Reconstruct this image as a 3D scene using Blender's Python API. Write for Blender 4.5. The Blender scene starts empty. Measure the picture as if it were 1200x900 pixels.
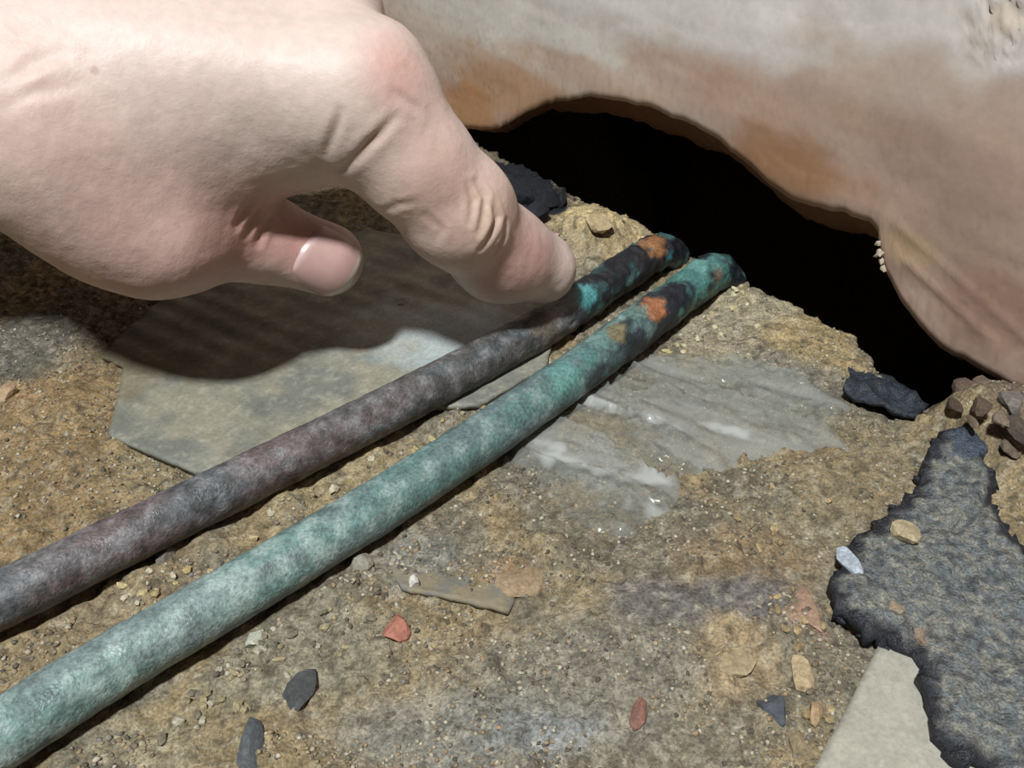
import bpy, bmesh, math, random
import numpy as np
from mathutils import Vector
from mathutils.geometry import delaunay_2d_cdt

# ------------------------------------------------------------------ camera, world, lamp, exposure
S = 0.001                      # everything below is written in millimetres
F_PX = 1100.0                  # focal length in pixels of the 1200x900 frame
PITCH = math.radians(36.0)
CAM = np.array([0.0, 0.0, 130.0])
FWD = np.array([0.0, math.cos(PITCH), -math.sin(PITCH)])
RIGHT = np.array([1.0, 0.0, 0.0])
UP = np.array([0.0, math.sin(PITCH), math.cos(PITCH)])
scene = bpy.context.scene
col = scene.collection

cam_d = bpy.data.cameras.new('camera')
cam_d.sensor_fit = 'HORIZONTAL'; cam_d.sensor_width = 36.0
cam_d.lens = 36.0 * F_PX / 1200.0
cam_d.clip_start = 0.005; cam_d.clip_end = 50
cam = bpy.data.objects.new('camera', cam_d); col.objects.link(cam)
cam.location = Vector(CAM * S)
cam.rotation_euler = (math.pi / 2 - PITCH, 0, 0)
scene.camera = cam

world = bpy.data.worlds.new('world'); scene.world = world; world.use_nodes = True
bg = world.node_tree.nodes['Background']
bg.inputs['Color'].default_value = (0.86, 0.95, 1.0, 1); bg.inputs['Strength'].default_value = 0.018

LDIR = np.array([-0.17, -0.52, 1.0]); LDIR = LDIR / np.linalg.norm(LDIR)
lamp_d = bpy.data.lights.new('ceiling_lamp', 'AREA')
lamp_d.shape = 'DISK'; lamp_d.size = 0.11; lamp_d.energy = 26.0; lamp_d.color = (0.95, 1.0, 1.01)
lamp = bpy.data.objects.new('ceiling_lamp', lamp_d); col.objects.link(lamp)
lamp.location = Vector(np.array([-20.0, 190.0, 0.0]) * S + LDIR * 1.3)
lamp.rotation_euler = Vector(-LDIR).to_track_quat('-Z', 'Y').to_euler()

scene.view_settings.view_transform = 'Standard'
scene.view_settings.look = 'None'
scene.view_settings.gamma = 1.0
scene.view_settings.use_curve_mapping = False
scene.view_settings.exposure = 0.0

# ------------------------------------------------------------------ helpers
rng = np.random.default_rng(7)
random.seed(7)

def ray(px, py):
    return FWD + (px - 600) / F_PX * RIGHT - (py - 450) / F_PX * UP
def Q(px, py, d):                      # point at a given depth from the camera
    return CAM + d * ray(px, py)
def G(px, py, z=0.0):                  # point at a given height above the floor
    r = ray(px, py)
    return CAM + r * ((z - CAM[2]) / r[2])
W0 = np.array([111.0, 163.0, 0.0])     # the wall's foot line and its facing
WU = np.array([-0.603, 0.798, 0.0]); WU /= np.linalg.norm(WU)
WN = np.array([-WU[1], WU[0], 0.0])
def WP(px, py):                        # (u, z) on the wall face
    r = ray(px, py)
    t = np.dot(W0 - CAM, WN) / np.dot(r, WN)
    p = CAM + t * r
    return np.array([np.dot(p - W0, WU), p[2]])

def lin(c):
    c = np.asarray(c, float) / 255.0
    return np.where(c <= 0.04045, c / 12.92, ((c + 0.055) / 1.055) ** 2.4)

def _hash(ix, iy, iz, seed):
    n = (ix.astype(np.int64) * 374761393 + iy.astype(np.int64) * 668265263 + iz.astype(np.int64) * 2147483647 + seed * 974634777) & 0xffffffff
    n = ((n ^ (n >> 13)) * 1274126177) & 0xffffffff
    n = ((n ^ (n >> 16)) * 2246822519) & 0xffffffff
    return ((n ^ (n >> 15)) & 0xffffff) / float(0xffffff)
def noise(x, y, z=None, seed=0):       # value noise, 0..1
    x = np.asarray(x, float); y = np.asarray(y, float)
    z = np.zeros_like(x) if z is None else np.asarray(z, float)
    ix, iy, iz = np.floor(x), np.floor(y), np.floor(z)
    fx, fy, fz = x - ix, y - iy, z - iz
    fx = fx * fx * (3 - 2 * fx); fy = fy * fy * (3 - 2 * fy); fz = fz * fz * (3 - 2 * fz)
    r = 0
    for a in (0, 1):
        for b in (0, 1):
            for c in (0, 1):
                w = (fx if a else 1 - fx) * (fy if b else 1 - fy) * (fz if c else 1 - fz)
                r = r + w * _hash(ix + a, iy + b, iz + c, seed)
    return r
def fbm(x, y, z=None, seed=0, oct=4):
    r = 0; a = 0.5; s = 1.0; t = 0
    for i in range(oct):
        r = r + a * noise(x * s + 17.3 * i, y * s - 9.1 * i, None if z is None else z * s, seed + i)
        t += a; a *= 0.5; s *= 2.03
    return r / t
def sstep(a, b, x):
    t = np.clip((x - a) / (b - a), 0, 1); return t * t * (3 - 2 * t)

def mesh_from(name, verts, faces):
    me = bpy.data.meshes.new(name)
    faces = [tuple(map(int, f)) for f in faces] if not isinstance(faces, np.ndarray) else faces
    v = np.asarray(verts, dtype=np.float32)
    if isinstance(faces, np.ndarray):
        k = faces.shape[1]
        me.vertices.add(len(v)); me.vertices.foreach_set('co', v.ravel())
        me.loops.add(faces.size); me.loops.foreach_set('vertex_index', faces.astype(np.int32).ravel())
        me.polygons.add(len(faces))
        me.polygons.foreach_set('loop_start', np.arange(0, faces.size, k, dtype=np.int32))
        me.update(calc_edges=True); me.validate()
    else:
        me.from_pydata(v.tolist(), [], faces); me.update()
    return me
def mk(name, verts, faces, mat, parent=None, base=None, colors=None, smooth=True):
    """link ONE mesh object; verts in mm, world space; origin at `base` (mm)"""
    verts = np.asarray(verts, float)
    if parent is not None: base = np.array(parent['_base'])
    elif base is None: base = np.array([verts[:, 0].mean(), verts[:, 1].mean(), verts[:, 2].min()])
    me = mesh_from(name, (verts - base) * S, faces)
    if smooth: me.polygons.foreach_set('use_smooth', [True] * len(me.polygons))
    if colors is not None:
        at = me.color_attributes.new('tint', 'FLOAT_COLOR', 'POINT')
        c = np.ones((len(verts), 4), np.float32); c[:, :3] = colors[:, :3]
        at.data.foreach_set('color', c.ravel())
    me.materials.append(mat)
    o = bpy.data.objects.new(name, me); col.objects.link(o)
    if parent is None: o.location = Vector(base * S); o['_base'] = [float(b) for b in base]
    else: o.parent = parent
    return o
def tag(o, label=None, cat=None, group=None, kind=None):
    if label: o['label'] = label
    if cat: o['category'] = cat
    if group: o['group'] = group
    if kind: o['kind'] = kind
    return o

# ------------------------------------------------------------------ materials
def material(name, rough=0.8, spec=0.3, speck=(), bump=(), tint=True, color=None, sss=0.0, coat=0.0, rough_var=None):
    """tint attribute (or plain colour) x procedural speckle layers, with fine bump.
    speck: (scale per metre, low, high, detail) ; bump: (scale per metre, strength, distance mm)"""
    m = bpy.data.materials.new(name); m.use_nodes = True
    nt = m.node_tree; N = nt.nodes; L = nt.links
    b = N['Principled BSDF']; b.inputs['Roughness'].default_value = rough
    b.inputs['Specular IOR Level'].default_value = spec
    tc = N.new('ShaderNodeTexCoord')
    if tint:
        a = N.new('ShaderNodeAttribute'); a.attribute_name = 'tint'; cur = a.outputs['Color']
    else:
        c = N.new('ShaderNodeRGB'); c.outputs[0].default_value = (*color, 1); cur = c.outputs[0]
    for sc, lo, hi, det in speck:
        n = N.new('ShaderNodeTexNoise'); n.inputs['Scale'].default_value = sc; n.inputs['Detail'].default_value = det
        n.inputs['Roughness'].default_value = 0.65
        L.new(tc.outputs['Object'], n.inputs['Vector'])
        mr = N.new('ShaderNodeMapRange'); mr.inputs['From Min'].default_value = 0.3; mr.inputs['From Max'].default_value = 0.7
        mr.inputs['To Min'].default_value = lo; mr.inputs['To Max'].default_value = hi
        L.new(n.outputs['Fac'], mr.inputs['Value'])
        v = N.new('ShaderNodeVectorMath'); v.operation = 'SCALE'
        L.new(cur, v.inputs[0]); L.new(mr.outputs['Result'], v.inputs['Scale']); cur = v.outputs[0]
    L.new(cur, b.inputs['Base Color'])
    prev = None
    for sc, st, dist in bump:
        n = N.new('ShaderNodeTexNoise'); n.inputs['Scale'].default_value = sc; n.inputs['Detail'].default_value = 3
        L.new(tc.outputs['Object'], n.inputs['Vector'])
        bm = N.new('ShaderNodeBump'); bm.inputs['Strength'].default_value = st; bm.inputs['Distance'].default_value = dist * S
        L.new(n.outputs['Fac'], bm.inputs['Height'])
        if prev is not None: L.new(prev, bm.inputs['Normal'])
        prev = bm.outputs['Normal']
    if prev is not None: L.new(prev, b.inputs['Normal'])
    if rough_var:
        n = N.new('ShaderNodeTexNoise'); n.inputs['Scale'].default_value = rough_var[0]; n.inputs['Detail'].default_value = 2
        L.new(tc.outputs['Object'], n.inputs['Vector'])
        mr = N.new('ShaderNodeMapRange'); mr.inputs['From Min'].default_value = 0.35; mr.inputs['From Max'].default_value = 0.65
        mr.inputs['To Min'].default_value = rough_var[1]; mr.inputs['To Max'].default_value = rough_var[2]
        L.new(n.outputs['Fac'], mr.inputs['Value']); L.new(mr.outputs['Result'], b.inputs['Roughness'])
    if sss:
        b.inputs['Subsurface Weight'].default_value = sss
        b.inputs['Subsurface Radius'].default_value = (1.0, 0.35, 0.2); b.inputs['Subsurface Scale'].default_value = 0.0022
    if coat:
        b.inputs['Coat Weight'].default_value = coat; b.inputs['Coat Roughness'].default_value = 0.25
    return m

M_floor = material('sandy_rubble', 0.9, 0.25, speck=((420, .8, 1.2, 3), (1700, .58, 1.45, 2)), bump=((900, .9, .6), (2300, .8, .35)))
M_wall = material('skim_plaster', 0.62, 0.3, speck=((60, .92, 1.08, 4), (500, .95, 1.05, 2)), bump=((250, .25, .25), (1200, .2, .1)))
M_skin = material('skin', 0.52, 0.4, speck=((90, .94, 1.06, 3), (450, .95, 1.05, 2)), bump=((350, .16, .4), (1000, .28, .25), (2400, .3, .14)), sss=0.18)
M_nail = material('fingernail', 0.3, 0.5, speck=((300, .96, 1.04, 2),), sss=0.15)
M_pipe = material('oxidised_copper', 0.5, 0.45, speck=((300, .88, 1.12, 4), (1300, .62, 1.42, 3)), bump=((700, .5, .3), (1900, .7, .3)), rough_var=(220, .36, .66))
M_slab = material('dusty_grey_sheet', 0.6, 0.35, speck=((160, .85, 1.15, 4), (1200, .85, 1.15, 2)), bump=((300, .3, .3), (1500, .35, .15)), rough_var=(60, .38, .75))
M_tar = material('torn_bitumen', 0.62, 0.45, speck=((700, .7, 1.3, 3), (2200, .5, 1.55, 2)), bump=((1000, .9, .6), (2600, .9, .35)), rough_var=(200, .4, .8))
M_conc = material('pale_concrete', 0.88, 0.2, speck=((300, .9, 1.1, 3), (1300, .88, 1.1, 2)), bump=((1000, .5, .2),))
M_stone = material('stone', 0.85, 0.3, speck=((600, .75, 1.25, 3), (1800, .8, 1.2, 2)), bump=((1400, .6, .25),))
M_grit = material('grit', 0.85, 0.3, speck=((900, .75, 1.25, 2),))

def film_material():
    m = bpy.data.materials.new('clear_plastic_film'); m.use_nodes = True
    nt = m.node_tree; N = nt.nodes; L = nt.links
    b = N['Principled BSDF']; out = N['Material Output']
    b.inputs['Roughness'].default_value = 0.16; b.inputs['Specular IOR Level'].default_value = 0.6
    a = N.new('ShaderNodeAttribute'); a.attribute_name = 'tint'
    L.new(a.outputs['Color'], b.inputs['Base Color'])
    tr = N.new('ShaderNodeBsdfTransparent'); tr.inputs['Color'].default_value = (.95, .95, .93, 1)
    mx = N.new('ShaderNodeMixShader')
    al = N.new('ShaderNodeAttribute'); al.attribute_name = 'cover'
    L.new(al.outputs['Fac'], mx.inputs['Fac'])
    L.new(tr.outputs[0], mx.inputs[1]); L.new(b.outputs[0], mx.inputs[2])
    L.new(mx.outputs[0], out.inputs['Surface'])
    return m
M_film = film_material()

# ------------------------------------------------------------------ colour regions (own colours, a few with painted light)
def blend(colr, w, c):
    return colr * (1 - w[:, None]) + np.asarray(c)[None, :] * w[:, None]

GAIN = 0.80                    # photographed colour -> surface colour
def alb(c): return lin(c) * GAIN
def albf(c, k=.22):            # dusty version: greyed a little
    v = lin(c); return (v * (1 - k) + k * (v @ np.array([.3, .55, .15]))) * GAIN

# ------------------------------------------------------------------ floor
BUMPS = [  # px, py, z of the point, radius mm, height mm
    (690, 268, 5, 9, 7.0), (718, 258, 5, 7, 5.0), (665, 268, 5, 6, 4.5),
    (1165, 478, 6, 13, 8.0), (1240, 520, 6, 20, 8.0), (1120, 500, 2, 6, 3.0),
    (60, 560, 0, 16, 3.0), (90, 470, 0, 10, 2.5), (20, 640, 0, 10, 2.0), (180, 610, 0, 7, 1.5),
    (330, 590, 0, 5, 2.2), (250, 640, 0, 5, 2.2), (430, 530, 0, 5, 2.0), (170, 690, 0, 5, 2.2), (60, 760, 0, 5, 2.0), (520, 500, 0, 5, 2.0),
    (930, 395, 2, 12, 2.5), (870, 345, 2, 8, 2.5), (960, 440, 2, 8, 2.0),
    (820, 640, 0, 15, 2.0), (640, 660, 0, 10, 1.5), (900, 740, 0, 12, 1.8), (740, 750, 0, 14, 1.8), (560, 840, 0, 12, 1.2),
    (300, 760, 0, 8, 1.4), (400, 700, 0, 8, 1.2), (950, 580, 0, 10, 1.8), (1000, 490, 0, 8, 1.5)]
BP = [(G(a, b, c), r, h) for a, b, c, r, h in BUMPS]
def floor_h(x, y, fine=True):
    x = np.asarray(x, float); y = np.asarray(y, float)
    h = (fbm(x / 22, y / 22, seed=3, oct=3) - .5) * 3.0
    for p, r, hh in BP:
        d2 = ((x - p[0]) ** 2 + (y - p[1]) ** 2) / (r * r)
        h = h + hh * np.exp(-d2 * 1.2)
    if fine:
        a = 0.5 + 1.0 * noise(x / 14, y / 14, seed=31)
        h = h + a * (fbm(x / 3.2, y / 3.2, seed=11, oct=4) - .5) * 2.2
        g = noise(x / 1.5, y / 1.5, seed=21)
        h = h + a * np.maximum(g - .55, 0) * 1.7
    nn = (x - W0[0]) * WN[0] + (y - W0[1]) * WN[1]
    uw = (x - W0[0]) * WU[0] + (y - W0[1]) * WU[1]
    nn = nn - 9 * np.exp(-((uw - 24) / 14) ** 2)
    h = h - 110 * sstep(-30, -5, uw) * sstep(235, 205, uw) * sstep(-1.5, -9, nn + (noise(x / 3, y / 3, seed=33) - .5) * 3)     # the ground falls away behind the wall face
    p = G(1060, 470)
    h = h - 7 * sstep(1.1, .5, np.hypot((x - p[0]) / 11, (y - p[1]) / 9) )
    return h
def hz(x, y, fine=False): return float(floor_h(np.array([x]), np.array([y]), fine)[0])

SAND = [  # px, py, rx px, ry px, colour, weight   (patches of dust, sand and mortar lying there)
    (606, 222, 60, 34, (34, 34, 38), 1.0), (640, 236, 34, 22, (34, 34, 38), 1.0),  # black floor at the hole mouth
    (60, 500, 110, 110, (150, 120, 72), 1.0), (30, 610, 120, 90, (146, 118, 72), 1.0), (180, 480, 60, 60, (150, 122, 76), .9),
    (30, 400, 70, 60, (104, 98, 86), .9), (10, 470, 50, 25, (170, 130, 80), .6),
    (150, 640, 100, 60, (142, 118, 78), .9), (420, 560, 200, 60, (164, 142, 98), .8), (150, 720, 150, 60, (150, 128, 88), .8),
    (610, 430, 60, 40, (190, 172, 130), .8), (700, 265, 70, 45, (206, 176, 116), 1.0),
    (880, 360, 70, 40, (168, 152, 116), 1.0), (960, 410, 60, 50, (176, 148, 92), .9), (830, 400, 60, 50, (164, 150, 120), .8),
    (900, 460, 110, 50, (128, 122, 106), .9), (1020, 540, 80, 50, (140, 122, 84), .8), (960, 600, 90, 60, (138, 122, 88), .8),
    (880, 660, 90, 50, (144, 118, 80), .9), (830, 720, 90, 40, (164, 138, 92), .8), (610, 680, 40, 30, (172, 134, 84), .9), (700, 700, 80, 40, (152, 132, 92), .8),
    (760, 710, 60, 40, (112, 107, 102), .9), (880, 705, 70, 35, (112, 106, 104), .9), (820, 720, 50, 30, (108, 104, 100), .8),
    (700, 790, 200, 80, (130, 125, 110), .85), (560, 860, 220, 60, (132, 128, 116), .85), (860, 780, 60, 60, (160, 134, 92), .8), (940, 720, 22, 32, (164, 128, 98), .9),
    (640, 870, 90, 30, (140, 142, 142), .6), (480, 870, 60, 30, (126, 120, 106), .7), (400, 760, 110, 70, (140, 130, 104), .8),
    (300, 800, 90, 50, (140, 130, 104), .8), (180, 870, 80, 40, (146, 132, 98), .8), (500, 660, 60, 40, (130, 128, 118), .8),
    (690, 545, 70, 40, (150, 152, 150), .7), (620, 560, 50, 40, (108, 106, 100), .6),
    (1150, 480, 60, 40, (120, 98, 78), .9), (1200, 530, 60, 60, (116, 96, 76), .9), (940, 840, 80, 50, (130, 118, 92), .8)]
def axis(lo, d0, d1, hi, fine, n_out):
    a = np.linspace(lo, d0 - 90, n_out)[:-1]; a2 = np.arange(d0 - 90, d0, 2.0); b = np.arange(d0, d1, fine); c2 = np.arange(d1, d1 + 90, 2.0); c = np.linspace(d1 + 90, hi, n_out)
    return np.concatenate([a, a2, b, c2, c])
gx = axis(-600, -160, 140, 600, 0.6, 14); gy = axis(-300, 74, 305, 800, 0.6, 14)
X, Y = np.meshgrid(gx, gy, indexing='ij'); x = X.ravel(); y = Y.ravel()
near = sstep(12, 0, np.maximum(np.maximum(-160 - x, x - 140), np.maximum(74 - y, y - 305)))     # fine relief where the mesh is fine
z = floor_h(x, y) * near + floor_h(x, y, False) * (1 - near)
nx, ny = len(gx), len(gy)
I = np.arange(nx * ny).reshape(nx, ny)
fq = np.stack([I[:-1, :-1].ravel(), I[1:, :-1].ravel(), I[1:, 1:].ravel(), I[:-1, 1:].ravel()], 1)
fc = np.tile(albf((136, 120, 88)), (len(x), 1))
big = fbm(x / 16, y / 16, seed=41, oct=4)
fc = blend(fc, sstep(.45, .6, big) * .6, albf((158, 132, 84)))
fc = blend(fc, sstep(.55, .42, big) * .6, albf((116, 108, 92)))
jx = (fbm(x / 6, y / 6, seed=5, oct=3) - .5) * 8; jy = (fbm(x / 6, y / 6, seed=6, oct=3) - .5) * 8
for a, b, rx, ry, c, w in SAND:
    p = G(a, b); ex = abs(G(a + rx, b)[0] - p[0]); ey = abs(G(a, b - ry)[1] - G(a, b + ry)[1]) / 2
    d = np.sqrt(((x + jx - p[0]) / ex) ** 2 + ((y + jy - p[1]) / ey) ** 2)
    fc = blend(fc, sstep(1.15, .45, d) * w, albf(c))
mid = fbm(x / 2.2, y / 2.2, seed=51, oct=3)
fc *= (0.80 + 0.40 * sstep(.3, .7, mid))[:, None]
fc = blend(fc, sstep(.66, .8, noise(x / 1.0, y / 1.0, seed=61)) * .32, albf((190, 180, 154)))
fc = blend(fc, sstep(.72, .85, noise(x / 1.2, y / 1.2, seed=62)) * .6, albf((74, 66, 54)))
fc = fc * near[:, None] + (albf((136, 120, 90)) * (.8 + .4 * fbm(x / 40, y / 40, seed=67))[:, None]) * (1 - near)[:, None]
fc *= .92
for a, b, r_ in ((606, 222, 16), (640, 238, 9), (585, 205, 14)):          # floor painted black at the mouth of the hole
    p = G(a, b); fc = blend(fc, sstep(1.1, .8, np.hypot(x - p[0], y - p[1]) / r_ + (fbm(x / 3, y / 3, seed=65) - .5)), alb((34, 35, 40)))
floor = mk('floor', np.stack([x, y, z], 1), fq, M_floor, base=np.array([0, 200, 0.]), colors=fc)
tag(floor, 'rough sandy rubble floor strewn with grit and mortar dust', kind='structure')

# ------------------------------------------------------------------ wall with the ragged hole
EDGE = [(440, 225), (490, 170), (530, 150), (560, 152), (585, 150), (610, 135), (640, 122), (665, 118), (690, 114), (720, 118), (760, 126), (800, 142),
        (840, 165), (870, 188), (900, 218), (925, 234), (960, 245), (990, 252), (1015, 260), (1026, 272), (1029, 292), (1034, 318),
        (1052, 352), (1075, 384), (1100, 408), (1140, 430), (1170, 447), (1200, 464), (1240, 490)]
E = np.array([WP(a, b) for a, b in EDGE]); E = E[np.argsort(E[:, 0])]
def edge_h(u):
    h = np.interp(u, E[:, 0], E[:, 1], left=-3, right=-3)
    return h + (fbm(u / 3.0, u * 0 + 2.2, seed=8, oct=3) - .5) * 1.3 * (h > 0)
u1 = np.concatenate([np.linspace(-500, -40, 12)[:-1], np.arange(-40, 330, 0.7), np.linspace(330, 700, 12)])
HU = edge_h(u1)
tt = np.concatenate([[0, .006, .012], np.linspace(.02, .35, 130), np.linspace(.36, 1, 40)])
TOP = 420.0
U2, T2 = np.meshgrid(u1, tt, indexing='ij')
Z2 = HU[:, None] + (TOP - HU[:, None]) * T2
def relief(u, z):
    r = (fbm(u / 45, z / 30, seed=71, oct=2) - .5) * 2.0 + (fbm(u / 40, z / 5, seed=72, oct=3) - .5) * .35
    g = WP(1180, 20); d = np.sqrt(((u - g[0]) / 9) ** 2 + ((z - g[1]) / 9) ** 2)
    r = r + sstep(1.2, .6, d) * (noise(u / .9, z / .9, seed=73) - .5) * 1.0
    # trowel ridges running along the foot at the near end
    q = np.array([WP(1040, 300), WP(1200, 445)]); dz = z - np.interp(u, q[::-1, 0], q[::-1, 1])
    m = sstep(95, 60, u)
    r = r + m * (.45 * np.exp(-((dz - 2) / .9) ** 2) + .3 * np.exp(-((dz - 8) / .9) ** 2))
    return r
R2 = relief(U2, Z2) - .5 * np.exp(-(Z2 - HU[:, None]) / .8)        # rounded lip at the broken edge
Pw = W0[None, None, :] + U2[..., None] * WU + R2[..., None] * WN; Pw[..., 2] = Z2
# rim: rolls inwards and then runs back as the roof of the hole
rim = []
um = [WP(a, b)[0] for a, b in ((640, 122), (760, 126), (900, 218), (1029, 290))]
lipw = 1.5 + 6.5 * np.interp(u1, um[::-1], [.9, 1.9, 1.8, .4], left=.1, right=.1) * (.7 + .6 * fbm(u1 / 14, u1 * 0, seed=9, oct=3))
for k, (fd, fn) in enumerate(((.02, .06), (.5, .55), (.9, 1.1), (1.0, 1.8))):
    h = HU - lipw * fd * sstep(0, 12, HU) + (fbm(u1 / 2.5, u1 * 0 + k, seed=10 + k, oct=2) - .5) * 1.2 * (k > 0)
    p = W0[None] + u1[:, None] * WU + (R2[:, 0] - lipw * fn)[:, None] * WN; p[:, 2] = h
    rim.append(p)
nu, nt_ = len(u1), len(tt)
V = Pw.reshape(-1, 3)
J = np.arange(nu * nt_).reshape(nu, nt_)
wq = np.stack([J[:-1, :-1].ravel(), J[:-1, 1:].ravel(), J[1:, 1:].ravel(), J[1:, :-1].ravel()], 1)
base_i = nu * nt_; prev = J[:, 0]; allv = [V]; qs = [wq]
for p in rim:
    cur = np.arange(nu) + base_i; base_i += nu; allv.append(p)
    qs.append(np.stack([cur[:-1], prev[:-1], prev[1:], cur[1:]], 1)); prev = cur
V = np.concatenate(allv); wq = np.concatenate(qs)
rel = V - W0; uu = rel @ WU; zz = V[:, 2]
wc = np.tile(alb((176, 150, 134)), (len(V), 1))
jw = (fbm(uu / 14, zz / 10, seed=81, oct=4) - .5)
WALLC = [(600, 30, 170, 60, (206, 198, 188), 1), (760, 20, 140, 40, (200, 192, 182), 1), (950, 35, 190, 50, (196, 190, 178), 1), (1080, 20, 110, 40, (196, 190, 180), 1),
         (480, 40, 90, 40, (190, 172, 158), .7), (660, -60, 500, 70, (210, 202, 196), 1), (1000, -60, 400, 70, (206, 198, 192), 1),
         (600, 105, 80, 38, (176, 138, 108), .9), (540, 125, 40, 28, (170, 122, 80), .8), (680, 85, 90, 22, (184, 150, 126), .7), (830, 100, 110, 40, (178, 148, 130), .8),
         (930, 195, 80, 40, (152, 112, 80), .9), (1060, 110, 150, 70, (176, 152, 136), .8), (1120, 200, 110, 50, (164, 138, 124), .9), (1010, 140, 60, 25, (170, 142, 124), .6),
         (1100, 300, 110, 50, (160, 134, 118), .9), (1160, 370, 80, 50, (150, 120, 104), .9), (1060, 290, 40, 20, (174, 146, 112), .6), (1180, 20, 30, 28, (196, 178, 158), .7), (1190, 120, 60, 40, (168, 142, 126), .7)]
for a, b, rx, ry, c, w in WALLC:
    p = WP(a, b); eu = abs(WP(a - rx, b)[0] - WP(a + rx, b)[0]) / 2; ez = abs(WP(a, b - ry)[1] - WP(a, b + ry)[1]) / 2
    d = np.sqrt(((uu - p[0]) / eu) ** 2 + ((zz - p[1]) / ez) ** 2) + jw * 1.1
    wc = blend(wc, sstep(1.25, .5, d) * w, alb(c))
wc *= (0.93 + .14 * fbm(uu / 20, zz / 3.5, seed=83, oct=3))[:, None]
wc = blend(wc, sstep(.72, .85, noise(uu / 1.4, zz / 1.4, seed=85)) * .25 * sstep(70, 20, zz), alb((120, 92, 74)))
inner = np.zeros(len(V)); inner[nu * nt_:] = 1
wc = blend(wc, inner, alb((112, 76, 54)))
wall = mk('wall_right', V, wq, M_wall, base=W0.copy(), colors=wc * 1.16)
tag(wall, 'pinkish skim plastered wall with a ragged hole broken at its foot', kind='structure')
# brick-lined throat of the hole behind the plaster
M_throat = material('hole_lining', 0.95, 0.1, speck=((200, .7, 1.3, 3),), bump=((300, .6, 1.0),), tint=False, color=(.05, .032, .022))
usel = np.where((u1 > -60) & (u1 < 340))[0]
rows = []
for k, dn in enumerate((-9, -20, -45, -80, -110)):
    p = W0[None] + u1[usel, None] * WU + (dn + (fbm(u1[usel] / 6, u1[usel] * 0 + k, seed=20 + k) - .5) * 4)[:, None] * WN
    p[:, 2] = np.maximum(HU[usel] - lipw[usel] + 3 + (fbm(u1[usel] / 8, u1[usel] * 0 + k, seed=30 + k) - .5) * 6, 2) if k else HU[usel] + 4
    rows.append(p)
p = rows[-1].copy(); p[:, 2] = -130; rows.append(p)
nr, nc = len(rows), len(usel); TI = np.arange(nr * nc).reshape(nr, nc)
tq = np.stack([TI[:-1, :-1].ravel(), TI[1:, :-1].ravel(), TI[1:, 1:].ravel(), TI[:-1, 1:].ravel()], 1)
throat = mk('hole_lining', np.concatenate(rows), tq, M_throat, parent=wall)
# masonry mass behind, so no light leaks round the wall
def slab_box(u0, u1_, n0, n1, z0, z1):
    v = [W0 + u * WU + n * WN + np.array([0, 0, zc]) for zc in (z0, z1) for u, n in ((u0, n0), (u1_, n0), (u1_, n1), (u0, n1))]
    f = [(0, 1, 2, 3), (4, 7, 6, 5), (0, 4, 5, 1), (1, 5, 6, 2), (2, 6, 7, 3), (3, 7, 4, 0)]
    return np.array(v), f
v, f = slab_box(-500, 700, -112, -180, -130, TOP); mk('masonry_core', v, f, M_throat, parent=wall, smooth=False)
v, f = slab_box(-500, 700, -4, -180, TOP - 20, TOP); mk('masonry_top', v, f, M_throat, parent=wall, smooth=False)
v, f = slab_box(-520, -500, 0, -180, -20, TOP); mk('masonry_end', v, f, M_throat, parent=wall, smooth=False)
v, f = slab_box(700, 720, 0, -180, -20, TOP); mk('masonry_end', v, f, M_throat, parent=wall, smooth=False)

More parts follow.
